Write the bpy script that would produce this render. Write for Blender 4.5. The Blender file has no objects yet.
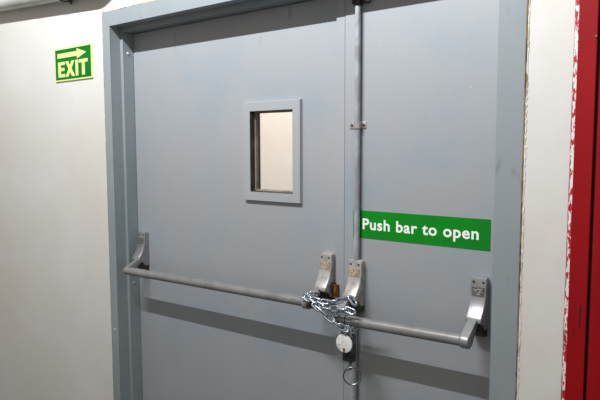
import bpy, bmesh, math, random
from mathutils import Matrix, Vector
random.seed(4)
S = bpy.context.scene
C = S.collection
PI = math.pi

# ------------------------------------------------------------------ materials
def srgb(r, g, b):
    f = lambda c: (c/255/12.92) if c/255 <= .04045 else ((c/255+.055)/1.055)**2.4
    return (f(r), f(g), f(b), 1)

def mat(name, col, rough=.5, metal=0., col2=None, scale=5., lo=.4, hi=.6, bump=0., bscale=200., detail=4., stretch=(1,1,1), spec=.5, coat=0.):
    m = bpy.data.materials.new(name); m.use_nodes = True
    nt = m.node_tree; N = nt.nodes; L = nt.links
    b = N['Principled BSDF']
    b.inputs['Roughness'].default_value = rough
    b.inputs['Metallic'].default_value = metal
    b.inputs['Specular IOR Level'].default_value = spec
    b.inputs['Base Color'].default_value = col
    tc = N.new('ShaderNodeTexCoord'); mp = N.new('ShaderNodeMapping')
    mp.inputs['Scale'].default_value = stretch
    L.new(tc.outputs['Object'], mp.inputs['Vector'])
    if col2:
        n = N.new('ShaderNodeTexNoise'); n.inputs['Scale'].default_value = scale; n.inputs['Detail'].default_value = detail
        L.new(mp.outputs[0], n.inputs['Vector'])
        r = N.new('ShaderNodeValToRGB')
        r.color_ramp.elements[0].position = lo; r.color_ramp.elements[0].color = col
        r.color_ramp.elements[1].position = hi; r.color_ramp.elements[1].color = col2
        L.new(n.outputs['Fac'], r.inputs['Fac']); L.new(r.outputs['Color'], b.inputs['Base Color'])
    if bump:
        n2 = N.new('ShaderNodeTexNoise'); n2.inputs['Scale'].default_value = bscale; n2.inputs['Detail'].default_value = 3
        L.new(mp.outputs[0], n2.inputs['Vector'])
        bp = N.new('ShaderNodeBump'); bp.inputs['Strength'].default_value = bump; bp.inputs['Distance'].default_value = .002
        L.new(n2.outputs['Fac'], bp.inputs['Height']); L.new(bp.outputs['Normal'], b.inputs['Normal'])
    return m

def layered(name, base, layers, rough=.5, bump=0., bscale=60., spec=.5):
    """base colour with several noise layers of paint wear: (colour, scale, lo, hi, stretch, strength)"""
    m = bpy.data.materials.new(name); m.use_nodes = True
    nt = m.node_tree; N = nt.nodes; L = nt.links
    b = N['Principled BSDF']; b.inputs['Roughness'].default_value = rough; b.inputs['Specular IOR Level'].default_value = spec
    tc = N.new('ShaderNodeTexCoord')
    rgb = N.new('ShaderNodeRGB'); rgb.outputs[0].default_value = base
    cur = rgb.outputs[0]
    for i, (col, scale, lo, hi, st, k) in enumerate(layers):
        mp = N.new('ShaderNodeMapping'); mp.inputs['Scale'].default_value = st; mp.inputs['Location'].default_value = (i*3.1, i*1.7, i*2.3)
        L.new(tc.outputs['Object'], mp.inputs['Vector'])
        n = N.new('ShaderNodeTexNoise'); n.inputs['Scale'].default_value = scale; n.inputs['Detail'].default_value = 5
        L.new(mp.outputs[0], n.inputs['Vector'])
        r = N.new('ShaderNodeMapRange'); r.inputs['From Min'].default_value = lo; r.inputs['From Max'].default_value = hi
        r.inputs['To Max'].default_value = k
        L.new(n.outputs['Fac'], r.inputs['Value'])
        mx = N.new('ShaderNodeMix'); mx.data_type = 'RGBA'
        L.new(r.outputs[0], mx.inputs['Factor']); L.new(cur, mx.inputs['A']); mx.inputs['B'].default_value = col
        cur = mx.outputs['Result']
    L.new(cur, b.inputs['Base Color'])
    if bump:
        n2 = N.new('ShaderNodeTexNoise'); n2.inputs['Scale'].default_value = bscale
        L.new(tc.outputs['Object'], n2.inputs['Vector'])
        bp = N.new('ShaderNodeBump'); bp.inputs['Strength'].default_value = bump; bp.inputs['Distance'].default_value = .003
        L.new(n2.outputs['Fac'], bp.inputs['Height']); L.new(bp.outputs['Normal'], b.inputs['Normal'])
    return m

O = (1,1,1)
M_leaf = layered('leaf_paint', srgb(146,150,154), [
    (srgb(134,146,156), 2.6, .50, .66, (1,1,1.2), .7),
    (srgb(156,157,160), 1.7, .52, .72, (1,1,.7), .6),
    (srgb(100,100,96), 26, .70, .80, (1,1,.35), .5),
    (srgb(190,192,194), 60, .74, .78, O, .7)], rough=.52, bump=.12, bscale=14, spec=.8)
M_frame = layered('frame_paint', srgb(138,146,150), [
    (srgb(122,136,140), 5, .45, .7, (1,1,.5), .7),
    (srgb(112,112,104), 40, .66, .76, (1,1,.3), .5),
    (srgb(196,200,202), 70, .74, .78, O, .6)], rough=.45, bump=.12, bscale=18)
M_wall = layered('wall_paint', srgb(208,206,202), [
    (srgb(204,200,190), 1.6, .42, .7, O, .8),
    (srgb(218,218,219), 3.2, .5, .75, O, .6),
    (srgb(196,184,160), 7, .68, .82, (1.6,1,.18), .45),
    (srgb(150,140,120), 30, .76, .82, (1,1,.6), .35)], rough=.6, bump=.25, bscale=9)
M_trimwin = mat('window_trim_paint', srgb(152,156,160), .5, bump=.05, spec=.8)
M_seal = mat('sealant', srgb(226,218,204), .8, col2=srgb(150,130,98), scale=34, lo=.52, hi=.70, bump=.5, bscale=60, stretch=(1,1,.6))
M_brown = mat('dirty_joint', srgb(150,122,80), .9, col2=srgb(72,54,34), scale=30, lo=.4, hi=.62)
M_bar = mat('bar_paint', srgb(138,138,138), .42, .25, col2=srgb(120,119,118), scale=18, lo=.4, hi=.7, bump=.05, bscale=150)
M_body = mat('cast_aluminium', srgb(158,158,160), .38, .55, col2=srgb(138,138,140), scale=22, lo=.4, hi=.7, bump=.06, bscale=240)
M_worn = mat('worn_aluminium', srgb(178,175,172), .42, .4, col2=srgb(146,141,136), scale=38, lo=.42, hi=.66, bump=.1, bscale=240)
M_dark = mat('black_plastic', srgb(38,37,36), .5, col2=srgb(55,52,48), scale=30)
M_darkm = mat('dark_metal', srgb(58,57,56), .5, .5, col2=srgb(80,76,72), scale=40)
M_arm = mat('arm_paint', srgb(140,139,138), .42, .3, col2=srgb(134,132,130), scale=30)
M_screw = mat('screw_steel', srgb(60,55,50), .45, .7, col2=srgb(90,70,50), scale=200)
M_plate = mat('name_plate', srgb(186,174,150), .5, .1, col2=srgb(140,128,104), scale=150, lo=.42, hi=.6)
M_plate2 = mat('name_plate_grey', srgb(122,120,116), .5, .3, col2=srgb(92,90,88), scale=170, lo=.42, hi=.6)
M_squig = mat('plate_print', srgb(200,198,190), .5)
M_chain = mat('zinc_plated_steel', srgb(196,203,212), .24, .9, col2=srgb(160,168,180), scale=40)
M_lock = mat('lock_face', srgb(240,238,234), .35, .1, col2=srgb(196,192,186), scale=90, lo=.54, hi=.66)
M_lockb = mat('lock_body', srgb(92,96,98), .35, .8, col2=srgb(66,68,70), scale=60)
M_ring = mat('ring_steel', srgb(150,156,158), .28, .9, col2=srgb(120,124,126), scale=40)
M_brass = mat('tarnished_brass', srgb(150,112,58), .45, .5, col2=srgb(96,60,30), scale=90, lo=.4, hi=.6)
M_rust = mat('rusty_steel', srgb(88,50,36), .8, .2, col2=srgb(52,50,46), scale=70, lo=.4, hi=.6)
M_green = mat('sign_green', srgb(0,128,22), .4, col2=srgb(2,120,26), scale=8, bump=.03, spec=.25)
M_greenx = mat('exit_green', srgb(0,112,34), .5, col2=srgb(0,104,30), scale=8, spec=.2)
M_white = mat('sign_white', srgb(238,242,238), .45)
M_lumi = mat('luminescent_yellow', srgb(206,222,134), .5, col2=srgb(214,226,146), scale=6)
M_edge = mat('sign_edge', srgb(112,104,80), .6)
M_red = layered('red_paint', srgb(146,3,14), [(srgb(132,2,10), 4, .4, .7, O, .8), (srgb(104,2,8), 30, .68, .78, (1,1,.3), .5)], rough=.55, bump=.1, bscale=30, spec=.22)
M_flake = mat('flaking_paint', srgb(232,228,224), .7, col2=srgb(176,30,44), scale=110, lo=.47, hi=.54, bump=.5, bscale=90, stretch=(1.6,1,.55), detail=8)
M_black = mat('black_gap', srgb(20,8,8), .8)
M_pipe = mat('pipe_paint', srgb(178,182,178), .4, .1, col2=srgb(150,152,142), scale=9, lo=.4, hi=.7, bump=.1, bscale=40)
M_cap = mat('plug_white', srgb(214,216,212), .5)
M_floor = mat('floor_concrete', srgb(84,80,74), .7, col2=srgb(66,63,58), scale=3)
M_back = mat('corridor_paint', srgb(232,224,216), .7, col2=srgb(228,218,209), scale=2)
M_bead = mat('glazing_bead', srgb(150,142,126), .6, col2=srgb(120,112,98), scale=30)
g = bpy.data.materials.new('clear_glass'); g.use_nodes = True
gb = g.node_tree.nodes['Principled BSDF']; gb.inputs['Transmission Weight'].default_value = 1
gb.inputs['Roughness'].default_value = 0; gb.inputs['IOR'].default_value = 1.45
gb.inputs['Base Color'].default_value = (1,1,1,1)
M_glass = g

# ------------------------------------------------------------------ helpers
def link(name, bm, m, parent=None, smooth=False, angle=35):
    bmesh.ops.recalc_face_normals(bm, faces=bm.faces)
    me = bpy.data.meshes.new(name); bm.to_mesh(me); bm.free()
    me.materials.append(m)
    if smooth:
        for p in me.polygons: p.use_smooth = True
        me.set_sharp_from_angle(angle=math.radians(angle))
    o = bpy.data.objects.new(name, me); C.objects.link(o)
    if parent: o.parent = parent
    return o

def rel(o):           # keep a child at its world place under a parent with an offset
    o.matrix_parent_inverse = Matrix.Translation(-o.parent.location) if o.parent else Matrix()
    return o

def box(bm, x0, x1, y0, y1, z0, z1, bev=0., seg=2):
    vs = [bm.verts.new((x, y, z)) for x in (x0, x1) for y in (y0, y1) for z in (z0, z1)]
    F = [(0,1,3,2), (4,6,7,5), (0,4,5,1), (2,3,7,6), (0,2,6,4), (1,5,7,3)]
    fs = [bm.faces.new([vs[i] for i in f]) for f in F]
    if bev:
        es = set(e for f in fs for e in f.edges)
        bmesh.ops.bevel(bm, geom=list(es), offset=bev, segments=seg, affect='EDGES', profile=.5)
    return bm

def B(*a, **k): return box(bmesh.new(), *a, **k)

def prism(bm, poly, axis, a, b, bev=0., seg=2):
    """poly: 2D outline; axis 'x': (y,z) outline swept along x; 'y': (x,z) along y; 'z': (x,y) along z"""
    def P(p, t):
        return {'x': (t, p[0], p[1]), 'y': (p[0], t, p[1]), 'z': (p[0], p[1], t)}[axis]
    va = [bm.verts.new(P(p, a)) for p in poly]; vb = [bm.verts.new(P(p, b)) for p in poly]
    fs = [bm.faces.new(va), bm.faces.new(vb[::-1])]
    n = len(poly)
    for i in range(n):
        fs.append(bm.faces.new((va[i], vb[i], vb[(i+1) % n], va[(i+1) % n])))
    if bev:
        es = set(fs[0].edges) | set(fs[1].edges)
        bmesh.ops.bevel(bm, geom=list(es), offset=bev, segments=seg, affect='EDGES', profile=.5)
    return bm

def cyl(bm, p, q, r, seg=24, r2=None, bev=0.):
    p, q = Vector(p), Vector(q); d = q-p
    rot = d.to_track_quat('Z', 'Y').to_matrix().to_4x4()
    mt = Matrix.Translation((p+q)/2) @ rot
    res = bmesh.ops.create_cone(bm, cap_ends=True, segments=seg, radius1=r, radius2=r if r2 is None else r2, depth=d.length, matrix=mt)
    if bev:
        es = [e for e in set(e for v in res['verts'] for e in v.link_edges) if any(len(f.verts) > 4 for f in e.link_faces)]
        bmesh.ops.bevel(bm, geom=es, offset=bev, segments=3, affect='EDGES', profile=.5)
    return bm

def tube(bm, pts, r, seg=10, closed=False):
    pts = [Vector(p) for p in pts]; n = len(pts); rings = []
    t0 = (pts[1]-pts[0]).normalized()
    up = Vector((0,0,1)) if abs(t0.z) < .9 else Vector((0,1,0))
    nrm = t0.cross(up).normalized()
    for i in range(n):
        if closed: t = (pts[(i+1) % n]-pts[i-1]).normalized()
        else: t = (pts[min(i+1, n-1)]-pts[max(i-1, 0)]).normalized()
        nrm = (nrm-t*nrm.dot(t)).normalized(); bi = t.cross(nrm)
        rings.append([bm.verts.new(pts[i]+r*(math.cos(a)*nrm+math.sin(a)*bi)) for a in [2*PI*k/seg for k in range(seg)]])
    m = n if closed else n-1
    for i in range(m):
        A, D = rings[i], rings[(i+1) % n]
        for k in range(seg):
            bm.faces.new((A[k], A[(k+1) % seg], D[(k+1) % seg], D[k]))
    if not closed:
        bm.faces.new(rings[0][::-1]); bm.faces.new(rings[-1])
    return bm

def holed(x0, x1, z0, z1, hx0, hx1, hz0, hz1, y0, y1):
    """a slab between y0 and y1 with a rectangular hole, one clean closed mesh"""
    bm = bmesh.new(); xs = [x0, hx0, hx1, x1]; zs = [z0, hz0, hz1, z1]
    V = {}
    for k, y in enumerate((y0, y1)):
        for i, x in enumerate(xs):
            for j, z in enumerate(zs): V[i, j, k] = bm.verts.new((x, y, z))
    for k in (0, 1):
        for i in range(3):
            for j in range(3):
                if (i, j) != (1, 1): bm.faces.new((V[i,j,k], V[i+1,j,k], V[i+1,j+1,k], V[i,j+1,k]))
    for i in range(3):
        for j in (0, 3): bm.faces.new((V[i,j,0], V[i+1,j,0], V[i+1,j,1], V[i,j,1]))
        bm.faces.new((V[0,i,0], V[0,i+1,0], V[0,i+1,1], V[0,i,1])); bm.faces.new((V[3,i,0], V[3,i+1,0], V[3,i+1,1], V[3,i,1]))
    for j in (1, 2): bm.faces.new((V[1,j,0], V[2,j,0], V[2,j,1], V[1,j,1]))
    for i in (1, 2): bm.faces.new((V[i,1,0], V[i,2,0], V[i,2,1], V[i,1,1]))
    return bm

def empty(name, loc, label=None, cat=None, group=None, kind=None):
    o = bpy.data.objects.new(name, None); C.objects.link(o); o.location = loc; o.empty_display_size = .05
    return tag(o, label, cat, group, kind)

def tag(o, label=None, cat=None, group=None, kind=None):
    for k, v in (('label', label), ('category', cat), ('group', group), ('kind', kind)):
        if v: o[k] = v
    return o

def part(name, bm, m, parent, **k):
    o = link(name, bm, m, parent, **k)
    # vertices are written in world space: cancel the offsets of every ancestor
    off = Vector((0,0,0)); p = parent
    while p: off += p.location; p = p.parent
    o.data.transform(Matrix.Translation(-off))
    return o

# ------------------------------------------------------------------ setting
WY = -.105                       # face of the wall
XL, XR = -2.305, -.482           # outer edges of the door frame
ZT = 2.122
def wall_front():
    bm = bmesh.new()
    # wall with the doorway cut out of it (an upside-down U), one closed mesh
    pl = [(-4.6,0), (XL+.03,0), (XL+.03,ZT-.03), (XR-.03,ZT-.03), (XR-.03,0), (1.6,0), (1.6,3.3), (-4.6,3.3)]
    return prism(bm, pl, 'y', WY, .10)
tag(link('wall_front', wall_front(), M_wall), 'cream and white painted plaster wall around the grey double door', 'wall', kind='structure')
tag(link('floor', B(-4.6, 1.6, -4.5, 2.2, -.05, 0), M_floor), 'grey concrete floor', 'floor', kind='structure')
tag(link('wall_back', B(-4.6, 1.6, 1.5, 1.6, 0, 3.3), M_back), 'warm cream wall seen through the small door window', 'wall', kind='structure')

# door frame: stepped steel profile (an upside-down U built from its section)
fr = bmesh.new()
def u_strip(bm, xl, xr, zt, w, y0, y1):
    """an upside-down U: inner edges xl/xr/zt, width w outwards, between y0 and y1"""
    pl = [(xl-w,0), (xl,0), (xl,zt), (xr,zt), (xr,0), (xr+w,0), (xr+w,zt+w), (xl-w,zt+w)]
    prism(bm, pl, 'y', y0, y1)
XI, XJ, ZI = -2.254, -.552, 2.061
XI2, XJ2, ZI2 = -2.237, -.572, 2.041
pl = [(XL,0), (XI,0), (XI,ZI), (XJ,ZI), (XJ,0), (XR,0), (XR,ZT), (XL,ZT)]
prism(fr, pl, 'y', -.110, -.055, bev=.0015)
pl = [(XL+.012,0), (XI2,0), (XI2,ZI2), (XJ2,ZI2), (XJ2,0), (XR-.012,0), (XR-.012,ZT-.012), (XL+.012,ZT-.012)]
prism(fr, pl, 'y', -.055, .02, bev=.0012)
pl = [(XL+.012,0), (XI2+.014,0), (XI2+.014,ZI2-.014), (XJ2-.014,ZI2-.014), (XJ2-.014,0), (XR-.012,0), (XR-.012,ZT-.012), (XL+.012,ZT-.012)]
frame = tag(link('trim_1', fr, M_frame), 'grey painted steel door frame with stepped inner edge', 'door frame', kind='structure')
def button(x, y, z, nrm, r, h, m, name, parent, sm=True):
    bm = bmesh.new(); p = Vector((x, y, z)); n = Vector(nrm)
    cyl(bm, p-n*.001, p+n*h, r, 16, r2=r*.72)
    return part(name, bm, m, parent, smooth=sm, angle=50)
button(XI2, -.030, 1.951, (1,0,0), .0062, .004, M_cap, 'screw_cap', frame)
button(XI2, -.030, .915, (1,0,0), .0062, .004, M_bead, 'screw_cap', frame)
button(-2.279, -.110, .708, (0,-1,0), .0042, .002, M_cap, 'screw_cap', frame)
# dirty sealant joint round the frame
def ragged(bm, pts, w, y0, y1, jit, n):
    """a ragged strip along a 2D polyline (x,z); w(x side) width"""
    P = []
    for (a, b) in zip(pts[:-1], pts[1:]):
        for k in range(n): P.append(Vector((a[0]+(b[0]-a[0])*k/n, a[1]+(b[1]-a[1])*k/n)))
    P.append(Vector(pts[-1]))
    rows = []
    for i, p in enumerate(P):
        t = (P[min(i+1, len(P)-1)]-P[max(i-1, 0)]).normalized(); nn = Vector((-t.y, t.x))
        o1 = p+nn*(w*(.7+jit*random.random())); i1 = p-nn*.001
        rows.append([bm.verts.new((o1.x, y0, o1.y)), bm.verts.new((o1.x, y1, o1.y)), bm.verts.new((i1.x, y1, i1.y)), bm.verts.new((i1.x, y0, i1.y))])
    for a, b in zip(rows[:-1], rows[1:]):
        for k in range(4): bm.faces.new((a[k], a[(k+1) % 4], b[(k+1) % 4], b[k]))
    bm.faces.new(rows[0]); bm.faces.new(rows[-1][::-1])
    return bm
sl = ragged(bmesh.new(), [(XL,.0), (XL,ZT), (XR,ZT), (XR,0)], .0062, -.1068, -.103, .6, 330)
part('sealant', sl, M_seal, frame)['label'] = 'cracked cream sealant with brown dirt'
sl = ragged(bmesh.new(), [(XL+.0006,.0), (XL+.0006,ZT-.0006), (XR-.0006,ZT-.0006), (XR-.0006,0)], .0026, -.1092, -.104, .6, 300)
part('dirty_joint', sl, M_brown, frame)['label'] = 'brown dirty gap'

# ------------------------------------------------------------------ door leaves
YR = -.010                                     # face of the right leaf
HX0, HX1, HZ0, HZ1 = -1.528, -1.321, 1.366, 1.669
leafL = empty('door_1', (-2.235, 0, .01), 'wide left leaf of the grey steel double door, with a small glazed window', 'door', kind='structure')
part('leaf_panel', holed(-2.2345, -1.1045, .01, 2.038, HX0, HX1, HZ0, HZ1, 0, .048), M_leaf, leafL)
part('meeting_strip', B(-1.1368, -1.1030, -.008, 0, .01, 2.038, bev=.001), M_leaf, leafL)
wf = bmesh.new()
def ring_frame(bm, x0, x1, z0, z1, w, y0, y1, bev=0.):
    outer = [(x0,z0), (x1,z0), (x1,z1), (x0,z1)]; inner = [(x0+w,z0+w), (x1-w,z0+w), (x1-w,z1-w), (x0+w,z1-w)]
    V = {}
    for k, y in enumerate((y0, y1)):
        for i in range(4):
            c = bev if k == 0 else 0
            ox = outer[i][0]+(c if i in (0,3) else -c); oz = outer[i][1]+(c if i < 2 else -c)
            V['o', i, k] = bm.verts.new((ox, y, oz)); V['i', i, k] = bm.verts.new((inner[i][0], y, inner[i][1]))
    for i in range(4):
        j = (i+1) % 4
        bm.faces.new((V['o',i,0], V['o',j,0], V['i',j,0], V['i',i,0])); bm.faces.new((V['o',i,1], V['i',i,1], V['i',j,1], V['o',j,1]))
        bm.faces.new((V['o',i,0], V['o',i,1], V['o',j,1], V['o',j,0])); bm.faces.new((V['i',i,0], V['i',j,0], V['i',j,1], V['i',i,1]))
    return bm
ring_frame(wf, -1.5633, -1.2862, 1.3290, 1.7045, .0355, -.013, .0, bev=.003)
vis = part('window_frame', wf, M_trimwin, leafL)
bd = bmesh.new(); ring_frame(bd, HX0+.0005, HX1-.0005, HZ0+.0005, HZ1-.0005, .0065, .013, .0285)
ln = bmesh.new(); ring_frame(ln, HX0-.002, HX1+.002, HZ0-.002, HZ1+.002, .0035, -.0125, .0470)
part('window_lining', ln, M_darkm, vis)
b_ = part('glazing_bead', bd, M_bead, vis)
p_ = part('window_pane', B(HX0+.003, HX1-.003, .019, .023, HZ0+.003, HZ1-.003), M_glass, vis)
leafR = empty('door_2', (-.574, 0, .01), 'narrow right leaf of the grey steel double door, bolted by a vertical rod', 'door', kind='structure')
part('leaf_panel', B(-1.1008, -.5745, YR, .038, .01, 2.038, bev=.001), M_leaf, leafR)

# ------------------------------------------------------------------ panic bars
YR = -.010                                     # face of the right leaf
def body_bm(x0, x1, zt, y0, kz=1.06):
    pr = [(0,0), (.017,0), (.0225,-.003), (.0245,-.010), (.0255,-.035), (.0285,-.056), (.035,-.075), (.046,-.092), (.057,-.104),
          (.0615,-.110), (.0615,-.118), (.056,-.1225), (.034,-.131), (.028,-.1405), (.022,-.146), (0,-.146)]
    bm = bmesh.new()
    prism(bm, [(y0-d, zt+z*kz) for d, z in pr], 'x', x0, x1)
    es = [e for e in bm.edges if all(abs(v.co.z-zt) < 1e-5 for v in e.verts) and abs(e.verts[0].co.x-e.verts[1].co.x) < 1e-6]
    bmesh.ops.bevel(bm, geom=es, offset=.010, segments=5, affect='EDGES', profile=.5)
    es = [e for e in bm.edges if len(e.link_faces) == 2 and e.calc_face_angle(0) > .5 and min(v.co.y for v in e.verts) < y0-.004
          and abs(e.link_faces[0].normal.x)+abs(e.link_faces[1].normal.x) > .9 and abs(e.verts[0].co.x-e.verts[1].co.x) < .004]
    bmesh.ops.bevel(bm, geom=es, offset=.0035, segments=3, affect='EDGES', profile=.5)
    return bm
def arm_bm(x0, x1, ya, za, yb, zb, ra, rb, n=12):
    d = Vector((yb-ya, zb-za)); L = d.length; ang = math.atan2(d.y, d.x); off = math.acos(max(-1, min(1, (ra-rb)/L)))
    pts = []
    for k in range(n+1):          # round the bar end
        a = ang-off+(2*off)*k/n; pts.append((yb+rb*math.cos(a), zb+rb*math.sin(a)))
    for k in range(n+1):
        a = ang+off+(2*PI-2*off)*k/n; pts.append((ya+ra*math.cos(a), za+ra*math.sin(a)))
    return prism(bmesh.new(), pts, 'x', x0, x1, bev=.0028, seg=3)
def bracket(dev, x0, x1, zt, y0, mbody, mplate, squiggle=False, screws=True):
    b = part('end_bracket', body_bm(x0, x1, zt, y0), mbody, dev, smooth=True, angle=40)
    w = x1-x0
    pf = y0-.0248
    part('name_plate', B(x0+w*.13, x1-w*.13, y0-.0292, pf+.003, zt-.0555, zt-.0285), mplate, b)
    for sx in (x0+w*.2, x1-w*.2):
        bm = bmesh.new(); cyl(bm, (sx, pf+.002, zt-.0145), (sx, pf-.0012, zt-.0145), .0034, 14)
        part('screw', bm, M_screw, b)
    # solid dark block set against the underside of the bracket
    k = 1.06
    blk = prism(bmesh.new(), [(y0-d, zt+z*k) for d, z in [(.0555,-.1231), (.0335,-.1318), (.0275,-.1412), (.0215,-.1462), (.0005,-.1462), (.0005,-.168), (.026,-.164), (.046,-.146)]], 'x', x0+.006, x1-.004)
    part('dark_block', blk, M_dark, b)
    return b

# left leaf
devL = empty('panic_bar', (-1.66, 0, .95), 'long grey push bar across the wide left door leaf, between two end brackets', 'panic bar')
bracket(devL, -2.207, -2.160, 1.156, 0, M_body, M_plate2)
bracket(devL, -1.194, -1.144, 1.165, 0, M_worn, M_plate)
BLy = -.118
zA, zB = .9955, 1.0065
part('arm', arm_bm(-2.172, -2.150, -.058, 1.032, BLy, zA, .0085, .0182), M_arm, devL, smooth=True)
part('arm', arm_bm(-1.191, -1.167, -.056, 1.040, BLy, zB-.001, .0085, .0190), M_arm, devL, smooth=True)
bm = bmesh.new(); cyl(bm, (-2.149, BLy, zA), (-1.166, BLy, zB+.004), .0172, 32)
part('push_bar', bm, M_bar, devL, smooth=True)
bm = bmesh.new(); cyl(bm, (-1.1655, BLy, zB+.004), (-1.129, BLy, zB+.004), .0186, 32, bev=.003)
part('end_cap', bm, M_darkm, devL, smooth=True)
# rusty brass tab beside the inner bracket of the left bar
tb = bmesh.new(); box(tb, -1.1435, -1.134, -.034, -.0002, 1.052, 1.060, bev=.001)
cyl(tb, (-1.139, -.018, 1.052), (-1.139, -.018, 1.064), .008, 14)
part('latch_tab', tb, M_darkm, devL)
part('latch_tongue', B(-1.136, -1.122, -.026, -.0062, 1.012, 1.058, bev=.0015), M_brass, devL)['label'] = 'tarnished brass latch tongue'

# right leaf
devR = empty('panic_bar', (-.83, YR, .95), 'short grey push bar across the narrow right door leaf, with vertical bolt rod', 'panic bar')
bracket(devR, -1.068, -1.017, 1.157, YR, M_worn, M_plate)
br = bracket(devR, -.6430, -.5955, 1.1545, YR, M_body, M_plate2)
zC, zD = .9745, .9865
part('arm', arm_bm(-1.064, -1.040, YR-.056, 1.032, BLy, zC, .0085, .0190), M_arm, devR, smooth=True)
part('arm', arm_bm(-.6330, -.6080, YR-.056, 1.032, BLy, zD-.001, .0090, .0205), M_body, devR, smooth=True)
bm = bmesh.new(); cyl(bm, (-1.0175, BLy, zC+.0008), (-.634, BLy, zD), .0172, 32)
part('push_bar', bm, M_bar, devR, smooth=True)
bm = bmesh.new(); cyl(bm, (-1.0435, BLy, zC), (-1.019, BLy, zC+.0006), .0186, 32, bev=.002)
part('end_cap', bm, M_body, devR, smooth=True)
bm = bmesh.new(); cyl(bm, (-1.0195, BLy, zC+.0006), (-1.0165, BLy, zC+.0008), .0183, 32)
part('cap_seam', bm, M_dark, devR, smooth=True)
# little white printed emblem on the right plate
sq = bmesh.new()
px, pz = -.6190, 1.1545-.042
for s in ([(-.011,.007), (-.006,-.001), (-.002,.007)], [(.002,.007), (.011,.007), (.003,-.001), (.011,-.001)], [(-.004,-.008), (.004,-.006), (.006,-.009)]):
    tube(sq, [(px+a, YR-.0295, pz+c) for a, c in s], .0010, 6)
part('plate_emblem', sq, M_squig, br)
# vertical rod, guide and top latch
bm = bmesh.new(); cyl(bm, (-1.0425, YR-.0128, 1.143), (-1.0430, YR-.0128, 1.986), .0096, 24)
bl = bmesh.new(); cyl(bl, (-1.0530, YR-.0128, 1.003), (-1.0530, YR-.0128, .03), .0122, 24)
rod = part('vertical_rod', bm, mat('rod_paint', srgb(166,170,178), .4, .15, col2=srgb(140,142,148), scale=20), devR, smooth=True)
part('vertical_rod', bl, rod.data.materials[0], devR, smooth=True)
cl = bmesh.new()
box(cl, -1.079, -1.017, YR-.003, YR, 1.5935, 1.6165, bev=.001)
def band(bm, cx, cy, r0, r1, z0, z1, n=14):
    P = [(cx+r1*math.cos(PI*k/n), cy-r1*math.sin(PI*k/n)) for k in range(n+1)]+[(cx+r0*math.cos(PI*k/n), cy-r0*math.sin(PI*k/n)) for k in range(n, -1, -1)]
    P = [(cx+r1, YR)]+P[:n+1]+[(cx-r1, YR), (cx-r0, YR)]+P[n+1:]+[(cx+r0, YR)]
    prism(bm, P, 'z', z0, z1)
band(cl, -1.0428, YR-.0128, .0098, .0126, 1.5935, 1.6165)
gd = part('rod_guide', cl, M_worn, devR, smooth=True)
for sx in (-1.070, -1.024): part('screw', cyl(bmesh.new(), (sx, YR-.003, 1.605), (sx, YR-.0055, 1.605), .0038, 12), M_screw, gd)
rl = bmesh.new()
box(rl, -1.0600, -1.0460, YR-.026, YR, 1.992, 2.020, bev=.003)
part('top_latch', rl, M_rust, devR)['label'] = 'rusty top latch of the rod'
rl = bmesh.new()
box(rl, -1.0455, -1.0300, YR-.024, YR, 1.988, 2.034, bev=.003)
part('latch_case', rl, M_dark, devR)
rl = bmesh.new()
tube(rl, [(-1.012+.013*math.cos(a), YR-.008, 2.004+.010*math.sin(a)) for a in [2*PI*k/18 for k in range(18)]], .0026, 8, closed=True)
part('latch_loop', rl, M_darkm, devR, smooth=True)

# ------------------------------------------------------------------ signs
def text_bm(body, size, x, z, y, bold, depth, sx=1., spacing=1., width=None):
    cu = bpy.data.curves.new('t', 'FONT'); cu.body = body; cu.size = size; cu.offset = bold; cu.extrude = depth
    cu.space_character = spacing; cu.resolution_u = 4; cu.fill_mode = 'BOTH'
    ob = bpy.data.objects.new('t', cu); C.objects.link(ob)
    dg = bpy.context.evaluated_depsgraph_get()
    me = bpy.data.meshes.new_from_object(ob.evaluated_get(dg))
    bpy.data.objects.remove(ob)
    xs = [v.co.x for v in me.vertices]; x0, x1 = min(xs), max(xs)
    if width: sx = width/(x1-x0)
    me.transform(Matrix.Translation((x, y, z)) @ Matrix.Rotation(PI/2, 4, 'X') @ Matrix.Diagonal((sx, 1, 1, 1)) @ Matrix.Translation((-x0, 0, 0)))
    bm = bmesh.new(); bm.from_mesh(me); bpy.data.meshes.remove(me)
    return bm
ps = empty('push_sign', (-.83, YR, 1.23), 'long green sign with white words Push bar to open, on right leaf', 'sign')
part('sign_panel', B(-1.064, -.596, YR-.0016, YR, 1.2305, 1.3225), M_green, ps)
words = text_bm('Push bar to open', 0.0500, -1.0270, 1.2610, YR-.0018, .0011, .0003, spacing=1.09, width=.3965)
seen = set(); isl = []
for v in words.verts:                      # one mesh per letter
    if v in seen: continue
    st = [v]; seen.add(v); grp = []
    while st:
        u = st.pop(); grp.append(u)
        for e in u.link_edges:
            o_ = e.other_vert(u)
            if o_ not in seen: seen.add(o_); st.append(o_)
    isl.append(grp)
for grp in sorted(isl, key=lambda g_: min(v.co.x for v in g_)):
    nb = bmesh.new(); mp_ = {v: nb.verts.new(v.co) for v in grp}
    for f in set(f for v in grp for f in v.link_faces): nb.faces.new([mp_[v] for v in f.verts])
    part('letter', nb, M_white, ps)
words.free()

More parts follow.
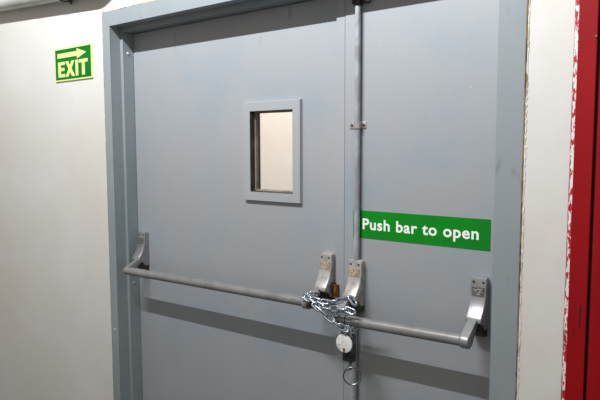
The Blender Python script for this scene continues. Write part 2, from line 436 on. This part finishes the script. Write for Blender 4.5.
ex = empty('exit_sign', (-2.535, WY, 1.848), 'small green and pale yellow EXIT sign with right arrow, on left wall', 'sign')
X0, X1, Z0, Z1 = -2.6950, -2.3890, 1.8485, 2.0038
part('sign_panel', B(X0, X1, WY-.006, WY, Z0, Z1, bev=.0008), M_lumi, ex)
ins = .0075
part('green_field', B(X0+ins, X1-ins, WY-.0066, WY-.0055, Z0+ins, Z1-ins), M_greenx, ex)
W, H = X1-X0, Z1-Z0
def uv(u, v): return (X0+u*W, Z1-v*H)
ar = prism(bmesh.new(), [uv(*p) for p in [(.09,.165), (.62,.165), (.62,.085), (.865,.235), (.62,.385), (.62,.305), (.09,.305)]], 'y', WY-.0074, WY-.0062)
part('arrow', ar, M_lumi, ex)
T, Bt = .42, .88
def poly(P): part('letter', prism(bmesh.new(), [uv(*p) for p in P], 'y', WY-.0074, WY-.0062), M_lumi, ex)
s = .075
poly([(.10,T), (.29,T), (.29,T+.095), (.10+s,T+.095), (.10+s,.60), (.275,.60), (.275,.69), (.10+s,.69), (.10+s,Bt-.095), (.29,Bt-.095), (.29,Bt), (.10,Bt)])
poly([(.305,T), (.385,T), (.4275,.555), (.47,T), (.55,T), (.47,.65), (.555,Bt), (.475,Bt), (.4275,.745), (.38,Bt), (.30,Bt), (.385,.65)])
poly([(.575,T), (.645,T), (.645,Bt), (.575,Bt)])
poly([(.665,T), (.895,T), (.895,T+.095), (.8175,T+.095), (.8175,Bt), (.7425,Bt), (.7425,T+.095), (.665,T+.095)])

# ------------------------------------------------------------------ chain
def link_mesh(L=.0430, Wd=.0235, r=.0038, n=9, seg=8):
    R = Wd/2-r; h = L/2-r-R; pts = []
    for k in range(n+1): a = -PI/2+PI*k/n; pts.append((h+R*math.cos(a), R*math.sin(a), 0))
    for k in range(n+1): a = PI/2+PI*k/n; pts.append((-h+R*math.cos(a), R*math.sin(a), 0))
    bm = bmesh.new(); tube(bm, pts, r, seg, closed=True)
    me = bpy.data.meshes.new('chain_link'); bmesh.ops.recalc_face_normals(bm, faces=bm.faces); bm.to_mesh(me); bm.free()
    for p in me.polygons: p.use_smooth = True
    me.materials.append(M_chain); return me
chain = empty('chain', (-1.08, -.15, .95), 'shiny steel chain wound round both push bars, locking them together', 'chain')
LM = link_mesh(); PITCH = .0430-.0038*4+.0010
co = Vector(chain.location)
def run(pts, roll0=0., step=PITCH, start=0.):
    P = [Vector(p) for p in pts]; d = [0]
    for a, b in zip(P[:-1], P[1:]): d.append(d[-1]+(b-a).length)
    def at(s):
        s = max(0, min(d[-1], s))
        for i in range(len(P)-1):
            if s <= d[i+1]+1e-9: return P[i].lerp(P[i+1], (s-d[i])/(d[i+1]-d[i]))
    s = start; k = 0
    while s+step <= d[-1]+step*.35:
        a, b = at(s), at(s+step); t = (b-a).normalized(); c = (a+b)/2
        fr_ = Vector((.55, -.80, .12)); side = t.cross(fr_).normalized(); nn = side.cross(t)
        ang = roll0+(PI/2)*(k % 2)+random.uniform(-.15, .15)
        s2 = side*math.cos(ang)+nn*math.sin(ang); n2 = t.cross(s2)
        M = Matrix((t, s2, n2)).transposed().to_4x4(); M.translation = c-co
        o = bpy.data.objects.new('chain_link', LM); C.objects.link(o); o.parent = chain; o.matrix_local = M
        s += step; k += 1
# wrap round the end of the left bar, upper strand to the right, round the arm of the right bar, lower strand back, tails to the padlock
run([(-1.168,-.150,1.026), (-1.162,-.138,1.042), (-1.150,-.118,1.046), (-1.128,-.105,1.040)], roll0=.9)
run([(-1.160,-.146,1.038), (-1.140,-.148,1.036), (-1.100,-.147,1.030), (-1.060,-.142,1.032), (-1.018,-.141,1.049), (-.994,-.140,1.060), (-.976,-.142,1.047), (-.969,-.142,1.028)], roll0=.75)
run([(-1.164,-.157,1.042), (-1.120,-.162,1.029), (-1.084,-.164,1.016), (-1.049,-.163,1.017), (-1.012,-.162,1.026), (-.984,-.158,1.024), (-.966,-.154,1.016)], roll0=.1)
run([(-1.118,-.164,1.024), (-1.0885,-.162,1.003), (-1.060,-.159,.985), (-1.030,-.156,.969), (-1.003,-.148,.955)], roll0=.2)
run([(-1.060,-.150,1.003), (-1.000,-.150,1.003)], roll0=.1)
run([(-.978,-.104,.966), (-.998,-.128,.948)], roll0=.6)

# ------------------------------------------------------------------ padlock
PX, PY, PZ = -1.012, -.143, .9075
lock = empty('padlock', (PX, -.125, .86), 'round white faced steel padlock hanging from the chain', 'padlock')
lb = bmesh.new()
cyl(lb, (PX, PY, PZ), (PX, PY+.026, PZ), .0275, 40, bev=.003)
part('lock_body', lb, M_lockb, lock, smooth=True)
bm = bmesh.new(); cyl(bm, (PX, PY-.0035, PZ), (PX, PY+.001, PZ), .0302, 40, bev=.0018)
fc = part('lock_face', bm, M_lock, lock, smooth=True)
bm = bmesh.new()
cyl(bm, (PX+.001, PY-.005, PZ-.019), (PX+.001, PY-.003, PZ-.019), .0045, 14)
box(bm, PX-.0012, PX+.0032, PY-.005, PY-.003, PZ-.032, PZ-.019)
part('keyhole', bm, M_brass, fc)
bm = bmesh.new()
tube(bm, [(PX+.0085*math.cos(a), PY-.0036, PZ+.001+.0085*math.sin(a)) for a in [2*PI*k/36 for k in range(36)]], .0005, 5, closed=True)
part('engraving', bm, M_plate, fc, smooth=True)
sh = [(PX-.0155, PY+.010, PZ+.018)]+[(PX-.0155*math.cos(a), PY+.010, PZ+.042+.0155*math.sin(a)) for a in [PI*k/12 for k in range(13)]]+[(PX+.0155, PY+.010, PZ+.018)]
bm = bmesh.new(); tube(bm, sh, .0048, 12); part('shackle', bm, M_chain, lock, smooth=True)
# steel case behind the round face, reaching a little lower
bm = bmesh.new(); box(bm, PX-.0145, PX+.0245, PY+.008, PY+.034, .8440, .9330, bev=.004, seg=3)
part('lock_case', bm, M_lockb, lock, smooth=True)
# key in the bottom of the lock and its ring, turned a little towards the right
bm = bmesh.new(); cyl(bm, (-1.003, PY+.022, .848), (-1.003, PY+.022, .832), .0045, 14)
tube(bm, [(-1.003+.0055*math.cos(a), PY+.022, .8255+.0085*math.sin(a)) for a in [2*PI*k/20 for k in range(20)]], .0024, 8, closed=True)
part('key', bm, M_ring, lock, smooth=True)
rg = empty('key_ring', (-.999, -.122, .765), 'round steel split ring hanging below the padlock', 'ring')
R_ = .0285; rc = (-.996, -.121, .7960)
bm = tube(bmesh.new(), [(rc[0]+R_*.86*math.cos(a), rc[1]+R_*.5*math.cos(a), rc[2]+R_*math.sin(a)) for a in [2*PI*k/40 for k in range(40)]], .0027, 10, closed=True)
part('ring_loop', bm, M_ring, rg, smooth=True)

# ------------------------------------------------------------------ red cabinet on the right
cab = empty('metal_cabinet', (-.10, WY, 0), 'tall red painted steel cabinet at the right edge, with flaking white border', 'cabinet')
part('cabinet_frame', B(-.3560, -.3125, -.118, WY, .0, 3.0, bev=.002), M_red, cab)
part('cabinet_gap', B(-.3130, -.3040, -.107, WY, .0, 3.0), M_black, cab)
part('cabinet_door', B(-.3045, .20, -.120, WY, .0, 3.0, bev=.002), M_red, cab)
fl = ragged(bmesh.new(), [(-.3560,0), (-.3560,3.0)], .0102, -.1085, -.104, .35, 300)
part('flaking_edge', fl, M_flake, cab)['label'] = 'chipped white and red paint edge'
fl = ragged(bmesh.new(), [(-.3655,0), (-.3655,3.0)], .0018, -.1070, -.104, .6, 200)
part('edge_line', fl, mat('dull_red_line', srgb(150,96,104), .8, col2=srgb(120,110,112), scale=20), cab)
bm = B(-.3290, -.3255, -.1187, -.1175, 1.080, 1.136, bev=.0004)
part('latch_slot', bm, M_black, cab)
part('latch_slot', B(-.3405, -.3385, -.1187, -.1175, 1.052, 1.070), M_black, cab)
bm = cyl(bmesh.new(), (-.3150, -.1215, 1.795), (-.3150, -.1175, 1.795), .0028, 12)
part('screw', bm, M_brass, cab)

# ------------------------------------------------------------------ pipe
pipe = empty('pipe', (-2.9, WY, 2.25), 'pale grey round pipe running along the wall top at upper left', 'pipe')
sl_ = -.054
def pz(x): return 2.2690+sl_*(x+3.13)
PYc, PRr = -.148, .034
pp = [(-4.55, PYc, pz(-4.55)), (-3.6, PYc, pz(-3.6)), (-3.0, PYc, pz(-3.0)), (-2.50, PYc, pz(-2.50)), (-2.30, PYc, pz(-2.30)), (-2.27, PYc+.006, pz(-2.27)), (-2.245, PYc+.022, pz(-2.245)), (-2.235, PYc+.05, pz(-2.235))]
part('pipe_run', tube(bmesh.new(), pp, PRr, 28), M_pipe, pipe, smooth=True)
bm = bmesh.new()
tube(bm, [(-2.545+a*.0, PYc+.0365*math.cos(t), pz(-2.545)+.0365*math.sin(t)) for a, t in [(0, 2*PI*k/28) for k in range(28)]], .004, 8, closed=True)
box(bm, -2.553, -2.537, PYc, WY, pz(-2.545)-.036, pz(-2.545)+.036)
bk = part('pipe_clip', bm, M_darkm, pipe, smooth=True)
bm = bmesh.new(); cyl(bm, (-2.515, -.125, 2.186), (-2.515, -.125, 2.215), .0042, 12); cyl(bm, (-2.515,-.125,2.208), (-2.515,-.125,2.216), .009, 6)
box(bm, -2.553, -2.508, -.128, -.119, 2.212, 2.218)
part('clip_bolt', bm, M_dark, bk)

# ------------------------------------------------------------------ light, world, camera
def area(name, loc, d, sx, sy, power, col):
    l = bpy.data.lights.new(name, 'AREA'); l.shape = 'RECTANGLE'; l.size = sx; l.size_y = sy; l.energy = power; l.color = col
    o = bpy.data.objects.new(name, l); C.objects.link(o); o.location = loc
    d = Vector(d).normalized(); z = -d; x = Vector((1,0,0)); x = (x-z*x.dot(z)).normalized(); y = z.cross(x)
    o.matrix_world = Matrix.Translation(loc) @ Matrix((x, y, z)).transposed().to_4x4()
    return o
area('fluorescent_lamp', (-1.50, -1.90, 3.74), (0, 1, .26), 1.5, .05, 325, (.975, .985, 1.0))
area('corridor_lamp', (-2.3, .7, 3.0), (0, .25, -1), 1.6, .3, 46, (1, .985, .965))
w = bpy.data.worlds.new('World'); S.world = w; w.use_nodes = True
bg = w.node_tree.nodes['Background']; bg.inputs[0].default_value = (1.0, .955, .885, 1); bg.inputs[1].default_value = .45

cam = bpy.data.cameras.new('Camera'); cam.sensor_width = 36; cam.lens = 593.515/600*36; cam.clip_start = .05
co_ = bpy.data.objects.new('Camera', cam); C.objects.link(co_)
co_.matrix_world = Matrix.Translation((0, -1.7, 1.53)) @ Matrix(((.794777,-.050947,.604759), (.606896,.070819,-.79162), (-.002498,.996187,.087205))).to_4x4()
S.camera = co_
S.view_settings.view_transform = 'Standard'; S.view_settings.look = 'None'; S.view_settings.gamma = 1
S.view_settings.exposure = 0; S.view_settings.use_curve_mapping = False
